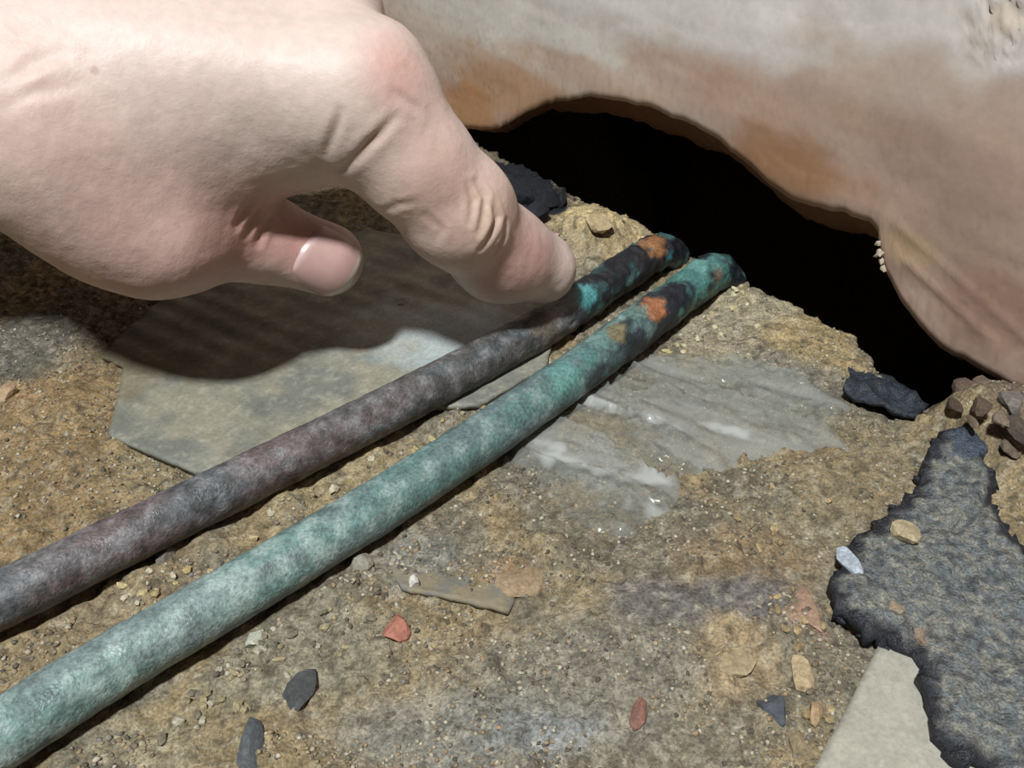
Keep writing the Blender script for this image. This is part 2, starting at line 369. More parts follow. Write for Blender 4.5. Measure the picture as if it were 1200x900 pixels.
# ------------------------------------------------------------------ pipes
def smooth_path(pts, n):
    pts = np.asarray(pts, float); d = np.r_[0, np.cumsum(np.linalg.norm(np.diff(pts, axis=0), axis=1))]
    t = np.linspace(0, d[-1], n); out = np.stack([np.interp(t, d, pts[:, k]) for k in range(3)], 1)
    for _ in range(60):
        out[1:-1] = .25 * out[:-2] + .5 * out[1:-1] + .25 * out[2:]
    return out
def pipe(name, path_px, r, colour, spots, label):
    pts = [G(a, b, zc) for a, b, zc in path_px]
    d0 = pts[0] - pts[1]; pts.insert(0, pts[0] + d0 / np.linalg.norm(d0) * 120)
    d1 = pts[-1] - pts[-2]; d1[2] = 0; d1 /= np.linalg.norm(d1); pe = pts[-1]
    for q, dz in ((5, -.5), (11, -5), (17, -14), (22, -28), (26, -50), (30, -80)): pts.append(pe + d1 * q + [0, 0, dz])
    c = smooth_path(pts, 520); m = 56
    T = np.gradient(c, axis=0); T /= np.linalg.norm(T, axis=1)[:, None]
    A = np.cross(T, [0, 0, 1.]); A /= np.linalg.norm(A, axis=1)[:, None]; B = np.cross(A, T)
    th = np.linspace(0, 2 * np.pi, m, endpoint=False)
    nrm = A[:, None, :] * np.cos(th)[None, :, None] + B[:, None, :] * np.sin(th)[None, :, None]
    s = np.r_[0, np.cumsum(np.linalg.norm(np.diff(c, axis=0), axis=1))]; s = s - s[np.argmin(np.linalg.norm(c - pe, axis=1))]   # 0 at the wall
    P0 = c[:, None, :] + nrm * r
    crust = sstep(-62, -30, s)[:, None]
    q = P0.reshape(-1, 3)
    nz = (fbm(q[:, 0] / 2.2, q[:, 1] / 2.2, q[:, 2] / 2.2, seed=91, oct=3) - .5).reshape(P0.shape[:2])
    nz2 = (fbm(q[:, 0] / 6, q[:, 1] / 6, q[:, 2] / 6, seed=93, oct=2) - .5).reshape(P0.shape[:2])
    P = P0 + nrm * (nz * (.35 + 1.1 * crust) + nz2 * (.3 + .5 * crust))[..., None]
    v = P.reshape(-1, 3); n_ = len(c)
    K = np.arange(n_ * m).reshape(n_, m); K2 = np.roll(K, -1, axis=1)
    fcs = np.stack([K[:-1].ravel(), K2[:-1].ravel(), K2[1:].ravel(), K[1:].ravel()], 1)
    ss = np.repeat(s, m); an = np.tile(th, n_)
    colr = colour(v, ss, an)
    for a, b, rad, cc, w in spots:
        # centre of the stain on the upper skin of the pipe
        cpt = np.array([G(a, b, zc) for zc in np.linspace(2, 12, 60)])
        dd = np.linalg.norm(cpt[::-1, None] - v[None, ::3], axis=2).min(1)
        k = np.argmax(dd < .75) if (dd < .75).any() else np.argmin(dd); p = cpt[::-1][k]
        d = np.linalg.norm(v - p, axis=1) / rad + (fbm(v[:, 0] / 2.5, v[:, 1] / 2.5, v[:, 2] / 2.5, seed=95, oct=3) - .5) * 1.6
        colr = blend(colr, sstep(1.2, .6, d) * w * (.75 + .5 * noise(v[:, 0], v[:, 1], v[:, 2], seed=97)).clip(0, 1), albf(cc, .2))
    o = mk(name, v, fcs, M_pipe, base=np.array([c[300][0], c[300][1], c[300][2] - r]), colors=colr)
    return tag(o, label, 'pipe', 'copper pipes running into the hole'), c

def col_dark(v, s, an):
    n1 = fbm(s / 14, an * 1.1, v[:, 2] / 6, seed=101, oct=4)
    n2 = fbm(v[:, 0] / 2, v[:, 1] / 2, v[:, 2] / 2, seed=103, oct=3)
    n3 = fbm(v[:, 0] / 7, v[:, 1] / 7, v[:, 2] / 5, seed=107, oct=3)
    near = sstep(-75, -125, s)
    c = np.tile(albf((92, 88, 86)), (len(v), 1))
    c = blend(c, near * .6, albf((104, 98, 100)))
    c = blend(c, sstep(.52, .64, n1) * .6 * near, albf((112, 88, 88)))
    c = blend(c, sstep(.5, .38, n1) * .6, albf((88, 98, 104)))
    c = blend(c, sstep(.56, .68, n2) * .5, albf((142, 138, 138)))
    c = blend(c, sstep(.46, .34, n2) * .6, albf((52, 50, 48)))
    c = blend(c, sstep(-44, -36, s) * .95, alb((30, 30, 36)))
    c = blend(c, sstep(.55, .65, n3) * sstep(-40, -26, s) * .7, albf((64, 112, 112)))
    return c
def col_green(v, s, an):
    n1 = fbm(s / 16, an * 1.2, v[:, 2] / 6, seed=111, oct=4)
    n2 = fbm(v[:, 0] / 2.6, v[:, 1] / 2.6, v[:, 2] / 2.6, seed=113, oct=3)
    n3 = fbm(v[:, 0] / 7, v[:, 1] / 7, v[:, 2] / 5, seed=117, oct=3)
    near = sstep(-90, -165, s)
    c = np.tile(albf((88, 120, 118)), (len(v), 1))
    c = blend(c, near, albf((128, 152, 146)))
    c = blend(c, sstep(.48, .62, n1) * .5, albf((80, 130, 124)))
    c = blend(c, sstep(.5, .38, n1) * .5, albf((104, 118, 122)))
    c = blend(c, sstep(.54, .68, n2) * (.3 + .25 * near), albf((164, 184, 178)))
    c = blend(c, sstep(.42, .3, n2) * .45, albf((62, 78, 78)))
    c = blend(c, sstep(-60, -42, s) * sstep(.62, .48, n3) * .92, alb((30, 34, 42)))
    c = blend(c, sstep(-40, -20, s) * sstep(.5, .6, n3) * .8, alb((70, 120, 112)))
    return c
pipe1, pc1 = pipe('copper_pipe', [(0, 703, 6), (150, 630, 6), (300, 556, 6), (430, 492, 6), (560, 425, 6), (640, 382, 6), (700, 340, 6), (765, 296, 6)], 5.0, col_dark,
     [(690, 345, 4.2, (64, 150, 152), 1), (703, 365, 2.0, (60, 140, 130), .7), (770, 285, 4.6, (160, 104, 52), .95), (786, 308, 3.0, (54, 130, 146), .9), (700, 380, 2.0, (190, 120, 84), .8),
      (722, 318, 6, (26, 26, 32), .85), (640, 378, 5, (128, 108, 86), .5), (742, 330, 2.2, (92, 128, 120), .6)],
     'dark grey-brown tarnished copper pipe touched by the fingertip')
pipe2, pc2 = pipe('copper_pipe', [(0, 862, 6), (120, 785, 6), (300, 680, 6), (430, 602, 6), (560, 518, 6), (650, 455, 6), (740, 390, 6), (828, 322, 6)], 5.2, col_green,
     [(768, 358, 4.2, (168, 98, 44), 1), (724, 384, 3.4, (122, 108, 66), .9), (664, 438, 4.6, (84, 146, 136), .8), (690, 420, 3.6, (60, 128, 122), .6), (815, 308, 3.6, (92, 150, 140), .9), (842, 322, 2.6, (120, 92, 66), .9),
      (800, 345, 5.5, (30, 30, 42), .95), (752, 405, 4, (36, 40, 50), .9), (700, 448, 5, (44, 46, 54), .85), (745, 362, 3.4, (96, 130, 118), .8)],
     'green verdigris covered copper pipe, the nearer of the two')

# ------------------------------------------------------------------ plates (sheets, felt, chips) with real thickness
def resample(poly, step, jit, seed, fine=0.0):
    poly = np.asarray(poly, float); q = np.vstack([poly, poly[:1]]); out = []
    for a, b in zip(q[:-1], q[1:]):
        n = max(1, int(np.linalg.norm(b - a) / step))
        for k in range(n): out.append(a + (b - a) * k / n)
    out = np.array(out); d = np.arange(len(out)) * step
    out[:, 0] += (fbm(out[:, 0] / 3, out[:, 1] / 3, seed=seed, oct=3) - .5) * 2 * jit
    out[:, 1] += (fbm(out[:, 0] / 3, out[:, 1] / 3, seed=seed + 50, oct=3) - .5) * 2 * jit
    out += rng.normal(size=out.shape) * fine
    return out
def edge_dist(x, y, o):
    d = np.full(len(x), 1e9)
    q = np.vstack([o, o[:1]])
    for a, b in zip(q[:-1], q[1:]):
        ab = b - a; t = np.clip(((x - a[0]) * ab[0] + (y - a[1]) * ab[1]) / max(ab @ ab, 1e-9), 0, 1)
        d = np.minimum(d, np.hypot(x - a[0] - t * ab[0], y - a[1] - t * ab[1]))
    return d
def plate(name, poly, topf, thick, colf, mat, step=1.0, jit=.4, seed=1, grid=1.0, fine=0.0):
    o = resample(poly, step, jit, seed, fine); n = len(o)
    lo, hi = o.min(0), o.max(0)
    g = np.stack(np.meshgrid(np.arange(lo[0], hi[0], grid), np.arange(lo[1], hi[1], grid), indexing='ij'), -1).reshape(-1, 2)
    g = g + (rng.random(g.shape) - .5) * grid * .5
    inside = np.zeros(len(g), bool); q = np.vstack([o, o[:1]])
    for a, b in zip(q[:-1], q[1:]):
        c = ((a[1] > g[:, 1]) != (b[1] > g[:, 1]))
        xc = (b[0] - a[0]) * (g[:, 1] - a[1]) / (b[1] - a[1] + 1e-12) + a[0]
        inside ^= c & (g[:, 0] < xc)
    g = g[inside]; g = g[edge_dist(g[:, 0], g[:, 1], o) > grid * .45]
    allp = np.vstack([o, g])
    res = delaunay_2d_cdt([Vector(p) for p in allp], [(i, (i + 1) % n) for i in range(n)], [], 1, 1e-6)
    P = np.array([tuple(p) for p in res[0]]); tri = [tuple(t) for t in res[2]]
    ed = edge_dist(P[:, 0], P[:, 1], o)
    zt = topf(P[:, 0], P[:, 1], ed); zb = zt - thick
    nv = len(P); verts = np.vstack([np.c_[P, zt], np.c_[P, zb]])
    cnt = {}
    for t in tri:
        for a, b in ((t[0], t[1]), (t[1], t[2]), (t[2], t[0])): cnt[(a, b)] = 1
    faces = list(tri) + [(c + nv, b + nv, a + nv) for a, b, c in tri]
    for (a, b) in cnt:
        if (b, a) not in cnt: faces.append((b, a, a + nv, b + nv))
    area = sum((P[t[1]][0] - P[t[0]][0]) * (P[t[2]][1] - P[t[0]][1]) - (P[t[2]][0] - P[t[0]][0]) * (P[t[1]][1] - P[t[0]][1]) for t in tri[:50])
    if area < 0: faces = [f[::-1] for f in faces]
    ct = colf(P[:, 0], P[:, 1], ed); cb = ct * .9
    return mk(name, verts, faces, mat, colors=np.vstack([ct, cb]))
def GP(l, z=0): return [G(a, b, z)[:2] for a, b in l]

# grey sheet under the hand and the dark pipe
def sheet_top(x, y, e):
    return 2.2 + .8 * floor_h(x, y, False) * .3 + (fbm(x / 9, y / 9, seed=121, oct=3) - .5) * .8 + .25 * np.sin((x * .55 + y * .83) * .9) * noise(x / 18, y / 18, seed=122)
def sheet_col(x, y, e):
    n = fbm(x / 8, y / 8, seed=123, oct=4)
    c = np.tile(alb((132, 130, 118)), (len(x), 1))
    c = blend(c, sstep(.5, .62, n) * .6, alb((152, 146, 126)))
    c = blend(c, sstep(.5, .38, n) * .6, alb((112, 114, 108)))
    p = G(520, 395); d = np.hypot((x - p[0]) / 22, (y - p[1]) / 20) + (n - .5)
    c = blend(c, sstep(1.2, .4, d) * .9, alb((176, 186, 186)))  # bright sheen painted into the sheet's colour
    p = G(150, 440); d = np.hypot((x - p[0]) / 12, (y - p[1]) / 14) + (n - .5) * 1.6
    c = blend(c, sstep(1.1, .6, d) * .5, alb((140, 124, 92)))
    c = blend(c, sstep(.7, .82, noise(x / 1.1, y / 1.1, seed=124)) * .22, alb((196, 190, 170)))
    return c
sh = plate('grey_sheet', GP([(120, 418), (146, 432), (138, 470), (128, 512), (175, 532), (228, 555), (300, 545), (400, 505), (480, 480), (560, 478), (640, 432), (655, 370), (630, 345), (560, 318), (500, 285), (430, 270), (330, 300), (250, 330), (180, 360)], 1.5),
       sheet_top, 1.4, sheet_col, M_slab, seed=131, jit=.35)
tag(sh, 'thin flat grey sheet under the dark pipe in the shadow of the hand', 'sheet')

# thin flake with a dark gap under its edge
fk0, fk1 = G(475, 690, 1.5)[:2], G(592, 716, 1.5)[:2]; fkd = (fk1 - fk0) / np.linalg.norm(fk1 - fk0); fkn = np.array([-fkd[1], fkd[0]])
def flake_top(x, y, e):
    t = (x - fk0[0]) * fkn[0] + (y - fk0[1]) * fkn[1]
    return 1.9 - .26 * np.maximum(t, 0) + .5 * (fbm(x / 4, y / 4, seed=141) - .5) * 2 + .7 * (floor_h(x, y, True) - 0.3) * sstep(1, 6, t)
fl = plate('mortar_flake', GP([(452, 650), (470, 690), (520, 700), (560, 710), (596, 718), (604, 698), (585, 672), (545, 652), (500, 636)], 1.5), flake_top, 1.2,
      lambda x, y, e: blend(np.tile(albf((126, 122, 112)), (len(x), 1)), sstep(.45, .6, fbm(x / 3, y / 3, seed=142)), albf((142, 128, 100))), M_conc, seed=143)
tag(fl, 'thin grey-brown mortar flake lifted off the sand below the green pipe', 'flake')

# clear plastic film
fa = G(560, 420)[:2]; fb = G(930, 520)[:2]; fdir = (fb - fa) / np.linalg.norm(fb - fa); fper = np.array([-fdir[1], fdir[0]])
def film_wr(x, y):
    s = x * fdir[0] + y * fdir[1]; t = x * fper[0] + y * fper[1]
    w = fbm(s / 26, t / 5.5 + .02 * s, seed=151, oct=4)
    return w, 1 - np.abs(2 * w - 1)
def film_top(x, y, e):
    w, rdg = film_wr(x, y)
    return floor_h(x, y, False) + .8 + 2.2 * (w - .35) + 2.2 * rdg ** 6 * sstep(0, 6, e) - 3.0 * sstep(6, 0, e)
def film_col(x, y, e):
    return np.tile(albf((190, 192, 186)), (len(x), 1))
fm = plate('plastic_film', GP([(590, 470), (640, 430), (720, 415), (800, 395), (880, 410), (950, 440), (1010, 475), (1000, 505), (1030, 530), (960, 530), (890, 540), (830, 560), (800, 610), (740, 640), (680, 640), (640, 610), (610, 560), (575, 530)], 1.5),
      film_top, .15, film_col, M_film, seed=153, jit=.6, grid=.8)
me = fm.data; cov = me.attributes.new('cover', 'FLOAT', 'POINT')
co = np.empty(len(me.vertices) * 3, np.float32); me.vertices.foreach_get('co', co); co = co.reshape(-1, 3) / S + np.array(fm['_base'])
w, rdg = film_wr(co[:, 0], co[:, 1])
glint = np.zeros(len(co))
for a, b, lx, ly in ((665, 542, 9, 2.6), (645, 520, 6, 2.2), (760, 492, 12, 2.4), (860, 505, 10, 1.6), (770, 602, 9, 1.8), (700, 470, 10, 2.0), (930, 430, 7, 5.0), (740, 560, 10, 3)):   # highlights painted into the film's cover as pale streaks
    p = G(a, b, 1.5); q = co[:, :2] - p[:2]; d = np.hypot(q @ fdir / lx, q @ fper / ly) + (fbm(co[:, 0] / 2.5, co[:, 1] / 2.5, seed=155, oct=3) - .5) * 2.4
    glint = np.maximum(glint, sstep(1.2, .0, d))
cov.data.foreach_set('value', np.clip(.10 + .2 * sstep(.5, .7, w) + .12 * sstep(.85, 1, rdg) + .5 * glint, 0, .85).astype(np.float32))
tag(fm, 'crumpled clear plastic film with glossy folds beside the green pipe', 'plastic film')

# torn bitumen felt at the right
TAR = [(1128, 503), (1158, 512), (1170, 545), (1166, 590), (1196, 640), (1290, 700), (1340, 860), (1300, 980), (1185, 935), (1150, 902), (1118, 886), (1097, 862), (1094, 830), (1086, 792), (1066, 762), (1040, 742), (1010, 738), (988, 716), (978, 690), (980, 665), (1000, 642), (1022, 622), (1042, 598), (1072, 572), (1090, 540), (1100, 512)]
def tar_top(x, y, e):
    p = G(1128, 528); d = np.hypot(x - p[0], y - p[1]) / 9
    q0 = G(1165, 590)[:2]; q1 = G(1110, 640)[:2]; ab = q1 - q0
    t = np.clip(((x - q0[0]) * ab[0] + (y - q0[1]) * ab[1]) / (ab @ ab), 0, 1); dc = np.hypot(x - q0[0] - t * ab[0], y - q0[1] - t * ab[1])
    return 4.6 + (fbm(x / 10, y / 10, seed=161, oct=2) - .5) * 1.6 + (fbm(x / 1.5, y / 1.5, seed=162, oct=3) - .5) * 1.2 + .9 * np.maximum(noise(x / 1.1, y / 1.1, seed=164) - .6, 0) * 2 + 1.8 * sstep(1.2, .2, d) - 1.6 * sstep(3, 0, e) * noise(x / 2, y / 2, seed=163) - 1.3 * np.exp(-(dc / 1.0) ** 2)
def tar_col(x, y, e):
    n = fbm(x / 2.2, y / 2.2, seed=165, oct=3)
    c = np.tile(alb((98, 102, 103)), (len(x), 1))
    c = blend(c, sstep(.45, .65, n) * .6, alb((120, 119, 110)))
    c = blend(c, sstep(.62, .74, noise(x / .9, y / .9, seed=166)) * .5, albf((146, 138, 116)))
    c = blend(c, sstep(.62, .74, noise(x / 1.3, y / 1.3, seed=167)) * .6, alb((44, 48, 56)))
    p = G(1128, 528); d = np.hypot(x - p[0], y - p[1]) / 9 + (n - .5)
    c = blend(c, sstep(1.1, .7, d) * .9, alb((52, 62, 78)))
    c = blend(c, sstep(2.6, .8, e + (n - .5) * 2.5) * .95, alb((26, 28, 36)))
    return c
tar = plate('bitumen_felt', GP(TAR, 4), tar_top, 3.4, tar_col, M_tar, seed=168, jit=1.9, grid=.65, step=1.0, fine=.38)
tag(tar, 'torn dark bitumen felt with ragged black edge at the right', 'felt')

TE = [(1094, 528), (1080, 560), (1060, 580), (1046, 594), (1030, 614), (1012, 630), (992, 650), (982, 668), (979, 692), (990, 722), (1012, 742), (1040, 748)]
# pale concrete chip under the felt
cp = plate('concrete_chip', GP([(1036, 744), (1060, 752), (1090, 775), (1120, 830), (1150, 900), (1150, 980), (920, 975), (955, 900), (995, 825)], 1), lambda x, y, e: 1.7 + .3 * fbm(x / 6, y / 6, seed=171) - .5 * sstep(1, 0, e), 2.2,
      lambda x, y, e: np.tile(alb((168, 163, 150)), (len(x), 1)) * (.9 + .2 * fbm(x / 3, y / 3, seed=172))[:, None], M_conc, seed=173, jit=.25)
tag(cp, 'pale smooth concrete chip poking out from under the dark felt', 'chip')

# dark flap at the foot of the wall
fp = plate('membrane_flap', GP([(992, 402), (1018, 415), (1050, 428), (1092, 462), (1072, 492), (1040, 484), (1012, 476), (985, 464), (998, 432)], 3), lambda x, y, e: .8 + .30 * ((x - W0[0]) * WN[0] + (y - W0[1]) * WN[1] - 8) + (fbm(x / 4, y / 4, seed=181, oct=3) - .5) * 6, 1.2,
      lambda x, y, e: np.tile(alb((46, 52, 60)), (len(x), 1)) * (.6 + .8 * noise(x / 2, y / 2, seed=182))[:, None], M_tar, seed=183, jit=.5)
tag(fp, 'small dark blue-grey membrane scrap in the mouth of the hole', 'membrane')

# ------------------------------------------------------------------ stones
def rock_verts(seed, flat=.7, sub=2):
    bm = bmesh.new(); bmesh.ops.create_icosphere(bm, subdivisions=sub, radius=1.0)
    v = np.array([tuple(p.co) for p in bm.verts]); f = [tuple(q.index for q in p.verts) for p in bm.faces]; bm.free()
    r = np.random.default_rng(seed)
    for _ in range(9):                       # knock flats off the pebble
        n = r.normal(size=3); n /= np.linalg.norm(n); d = r.uniform(.42, .82)
        s = v @ n; v = v - np.maximum(s - d, 0)[:, None] * n
    v *= 1 + .14 * (noise(v[:, 0] * 2 + seed, v[:, 1] * 2, v[:, 2] * 2, seed=seed) - .5)[:, None]
    v[:, 2] *= flat
    return v, f
def stone(px, py, wpx, hpx, c, label, cat='stone', name='stone', group=None, z0=None, flat=.5, rot=None, seed=None, sink=.35, sub=2):
    p = G(px, py, 1.0 if z0 is None else z0); dep = np.dot(p - CAM, FWD); k = dep / F_PX
    sx = wpx * k / 2; sy = hpx * k / 2 / max(.45, -ray(px, py)[2] / np.linalg.norm(ray(px, py))); sz = min(sx, sy) * flat * 1.5
    seed = int(px * 7 + py) if seed is None else seed
    v, f = rock_verts(seed, 1.0, sub); v = v * [sx, sy, sz]
    if rot is not None:
        a = math.radians(rot); v[:, :2] = v[:, :2] @ np.array([[math.cos(a), math.sin(a)], [-math.sin(a), math.cos(a)]])
    zb = (hz(p[0], p[1]) if z0 is None else z0)
    v = v + [p[0], p[1], zb + sz * (1 - 2 * sink)]
    cc = np.tile(albf(c, .25) * .88, (len(v), 1)) * (.85 + .3 * noise(v[:, 0] / 1.5, v[:, 1] / 1.5, v[:, 2] / 1.5, seed=seed))[:, None]
    o = mk(name, v, f, M_stone, colors=cc, smooth=False)
    return tag(o, label, cat, group)
stone(463, 740, 44, 34, (190, 112, 84), 'flat orange-red brick chip below the green pipe', 'brick chip', 'brick_chip', rot=15)
stone(748, 838, 24, 52, (150, 98, 80), 'small dull red brick chip half buried in grey dust', 'brick chip', 'brick_chip', rot=-8, sink=.45)
stone(352, 808, 40, 58, (78, 80, 80), 'dark slate chip tilted in the grit near the bottom left', 'slate chip', 'slate_chip', rot=-20, sink=.45)
stone(294, 870, 40, 74, (90, 94, 97), 'long blue-grey slate chip at the bottom edge', 'slate chip', 'slate_chip', rot=6, sink=.45)
stone(910, 828, 46, 46, (82, 86, 94), 'blue-grey stone left of the pale concrete chip', 'stone', sink=.4)
stone(958, 835, 30, 26, (186, 150, 98), 'ochre stone between the blue-grey stone and the concrete chip', 'stone')
stone(938, 788, 34, 44, (188, 160, 112), 'pale tan stone above the blue-grey stone', 'stone', sink=.4)
stone(936, 872, 36, 40, (158, 136, 96), 'tan stone at the lower edge beside the concrete chip', 'stone', sink=.4)
stone(1060, 628, 34, 30, (186, 164, 118), 'pale ochre pebble lying on the dark felt', 'pebble', 'pebble', z0=4.6)
stone(996, 664, 28, 44, (176, 186, 198), 'bluish white chip stuck to the torn edge of the felt', 'chip', 'stone_chip', z0=4.0)
stone(299, 750, 30, 20, (196, 196, 172), 'cream pebble just below the green pipe', 'pebble', 'pebble')
stone(487, 683, 18, 16, (214, 208, 194), 'tiny white pebble on the mortar flake', 'pebble', 'pebble', z0=1.9)
stone(424, 658, 30, 24, (168, 160, 140), 'grey pebble against the shadow side of the green pipe', 'pebble', 'pebble')
stone(944, 716, 34, 60, (166, 128, 98), 'flat pinkish tan stone left of the felt', 'stone', sink=.45, flat=.3)
stone(608, 682, 66, 52, (164, 134, 94), 'flat orange-tan stone right of the mortar flake', 'stone', sink=.47, flat=.25)
stone(8, 462, 24, 22, (188, 150, 104), 'small tan stone at the left edge', 'stone')
stone(1046, 716, 28, 18, (170, 148, 118), 'tan crumb caught on the lower torn edge of the felt', 'crumb', 'mortar_crumb', z0=4.2)
stone(1078, 748, 20, 20, (160, 132, 104), 'brown crumb on the felt above the concrete chip', 'crumb', 'mortar_crumb', z0=4.0)
stone(195, 653, 26, 22, (120, 112, 96), 'grey-brown pebble tucked against the dark pipe', 'pebble', 'pebble')
stone(862, 782, 60, 44, (176, 152, 106), 'broad flat sandy stone in the grey dust', 'stone', flat=.25, sink=.46)
for a, b, w, h, c, lab in [
    (1130, 460, 30, 26, (104, 80, 64), 'brown rubble lump furthest left under the broken wall edge'), (1152, 456, 28, 22, (122, 98, 80), 'light brown rubble lump pushed against the wall edge'),
    (1184, 474, 36, 30, (128, 116, 106), 'greyish rubble lump, palest of the heap by the wall'), (1150, 480, 24, 20, (104, 82, 62), 'dark tan rubble lump in the middle of the heap by the wall'),
    (1194, 506, 34, 28, (94, 78, 66), 'dark brown rubble lump at the right edge above the felt'), (1170, 494, 20, 18, (140, 116, 94), 'small tan rubble lump just above the felt tip'),
    (1118, 478, 18, 18, (84, 66, 50), 'small dark brown rubble lump beside the membrane scrap'), (1184, 528, 24, 20, (116, 96, 76), 'brown rubble lump right of the felt tip'),
    (1202, 462, 34, 20, (140, 134, 128), 'grey rubble lump touching the wall at the right edge'), (1140, 496, 16, 14, (120, 98, 76), 'tiny brown rubble lump on top of the felt tip side')]:
    p = G(a, b, 6); stone(a, b, w, h, c, lab, 'rubble', 'rubble_lump', group='rubble under the wall edge', z0=hz(p[0], p[1]), flat=.55)
for a, b, w, h, lab in [(612, 232, 44, 26, 'largest black lump behind the finger in the hole'), (638, 242, 38, 28, 'black lump beside the yellow sand in the hole'), (626, 258, 40, 24, 'black lump nearest the finger in the hole'),
                        (658, 240, 26, 18, 'black lump furthest right in the hole'), (594, 218, 32, 22, 'black lump furthest back beside the finger')]:
    stone(a, b, w, h, (36, 38, 44), lab, 'lump', 'tar_lump', group='black lumps in the hole', flat=.6, z0=hz(*G(a, b, 2)[:2]))
for a, b, w, h, c, lab in [(668, 272, 34, 18, (196, 166, 112), 'yellow sand lump closest to the fingertip'), (700, 262, 40, 20, (200, 170, 114), 'broadest yellow sand lump beyond the fingertip'),
                           (724, 268, 24, 14, (190, 160, 106), 'yellow sand lump next to the end of the dark pipe'), (690, 288, 30, 14, (190, 166, 120), 'pale sand lump between fingertip and dark pipe')]:
    p = G(a, b, 7); stone(a, b, w, h, c, lab, 'sand lump', 'sand_lump', group='sand lumps beyond the fingertip', z0=hz(p[0], p[1]) - .3, flat=.35, sink=.45)
for px, py, r in ((1028, 286, 1.2), (1029, 296, 1.7), (1031, 307, 1.4), (1026, 300, 1.1), (1033, 316, 1.2)):          # loose crumbs in the broken edge
    uz = WP(px, py); v, f = rock_verts(int(px), .9, 1); q = W0 + uz[0] * WU - .9 * WN; q[2] = uz[1]
    mk('plaster_crumb', v * r + q, f, M_stone, parent=wall, colors=np.tile(albf((196, 176, 150)), (len(v), 1)), smooth=False)
# pebbles big enough to pick out, scattered where the photograph shows coarse grit
zones = [('small pebble in the sand strip between the two pipes', 'pebbles between the pipes', 34, [(150, 715), (560, 478)], 26, ((186, 168, 124), (170, 150, 106), (196, 186, 160))),
         ('small pebble along the lower side of the green pipe', 'pebbles below the green pipe', 60, [(190, 860), (470, 668)], 46, ((142, 130, 102), (160, 146, 114), (120, 112, 96), (172, 164, 144))),
         ('small pebble beside the far end of the green pipe', 'pebbles beside the pipe end', 26, [(770, 410), (880, 348)], 26, ((206, 196, 160), (186, 170, 128))),
         ('small pebble in the gravel left of the felt', 'pebbles left of the felt', 44, [(900, 600), (960, 860)], 60, ((150, 130, 96), (120, 108, 88), (172, 150, 112)))]
protos = []
for k in range(6):
    v, f = rock_verts(300 + k, .75, 1); protos.append((v, f))
for lab, grp, n, seg, spread, cols in zones:
    made = {}
    for i in range(n):
        t = rng.random(); a = seg[0][0] * (1 - t) + seg[1][0] * t + rng.normal() * spread * .4; b = seg[0][1] * (1 - t) + seg[1][1] * t + rng.normal() * spread * .4
        p = G(a, b); kk = rng.integers(6); ci = rng.integers(len(cols)); r = rng.uniform(.75, 1.3)
        if min(np.hypot(pc1[:, 0] - p[0], pc1[:, 1] - p[1]).min(), np.hypot(pc2[:, 0] - p[0], pc2[:, 1] - p[1]).min()) < 5.5: continue
        key = (int(kk), int(ci)); zb = hz(p[0], p[1], True)
        if key not in made:
            v, f = protos[kk]
            o = mk('pebble', v, f, M_stone, base=np.zeros(3), colors=np.tile(alb(cols[ci]), (len(v), 1)), smooth=False); made[key] = o
        else:
            o = made[key].copy(); col.objects.link(o)
        o.location = Vector(np.array([p[0], p[1], zb + .25 * r]) * S); o.scale = (r * rng.uniform(.8, 1.3), r * rng.uniform(.8, 1.3), r * rng.uniform(.7, 1)); o.rotation_euler = (0, 0, rng.uniform(0, 6.28))
        cn = ('pale', 'tan', 'grey', 'cream')[int(np.argmin([np.abs(lin(cols[ci]) - lin(q)).sum() for q in ((196, 188, 162), (168, 148, 108), (120, 111, 94), (206, 196, 160))]))]
        tag(o, lab.replace('small', 'small ' + cn, 1), 'pebble', grp)
# finer grit, far too many to count
gv, gf, gc = [], [], []
pal = [albf(c) for c in ((150, 132, 100), (168, 152, 118), (116, 104, 84), (184, 172, 146), (94, 84, 70), (156, 128, 90), (130, 122, 108))]
small = [rock_verts(400 + k, .8, 1) for k in range(4)]
N = 16000
A = rng.uniform(-20, 1220, N); Bp = np.where(rng.random(N) < .8, rng.uniform(330, 920, N), rng.uniform(250, 600, N))
GPt = np.array([G(a, b) for a, b in zip(A, Bp)])
pcs = np.concatenate([pc1[::6], pc2[::6]])[:, :2]
dm = np.sqrt(((GPt[:, None, :2] - pcs[None]) ** 2).sum(2)).min(1)
ok = (GPt[:, 1] < 300) & ((GPt - W0) @ WN > 1) & (dm > 5.6) & (noise(GPt[:, 0] / 9, GPt[:, 1] / 9, seed=77) > .38)
GPt = GPt[ok][:7000]; dm = dm[ok][:7000]; gh = floor_h(GPt[:, 0], GPt[:, 1]); off = 0
for p, d, h in zip(GPt, dm, gh):
    r = rng.uniform(.25, .58) * (1.3 if d < 12 else 1); v, f = small[rng.integers(4)]
    ang = rng.uniform(0, 6.28); cs, sn = math.cos(ang), math.sin(ang)
    vv = v * r * rng.uniform(.7, 1.3, 3); vv[:, :2] = vv[:, :2] @ np.array([[cs, sn], [-sn, cs]])
    gv.append(vv + [p[0], p[1], h + .1 * r]); gf.append(np.array(f) + off); off += len(v)
    gc.append(np.tile(pal[rng.integers(len(pal))], (len(v), 1)))
grit = mk('grit', np.concatenate(gv), np.concatenate(gf), M_grit, colors=np.concatenate(gc), smooth=False)
tag(grit, 'fine loose sand grit and mortar crumbs scattered over the floor', 'grit', kind='stuff')

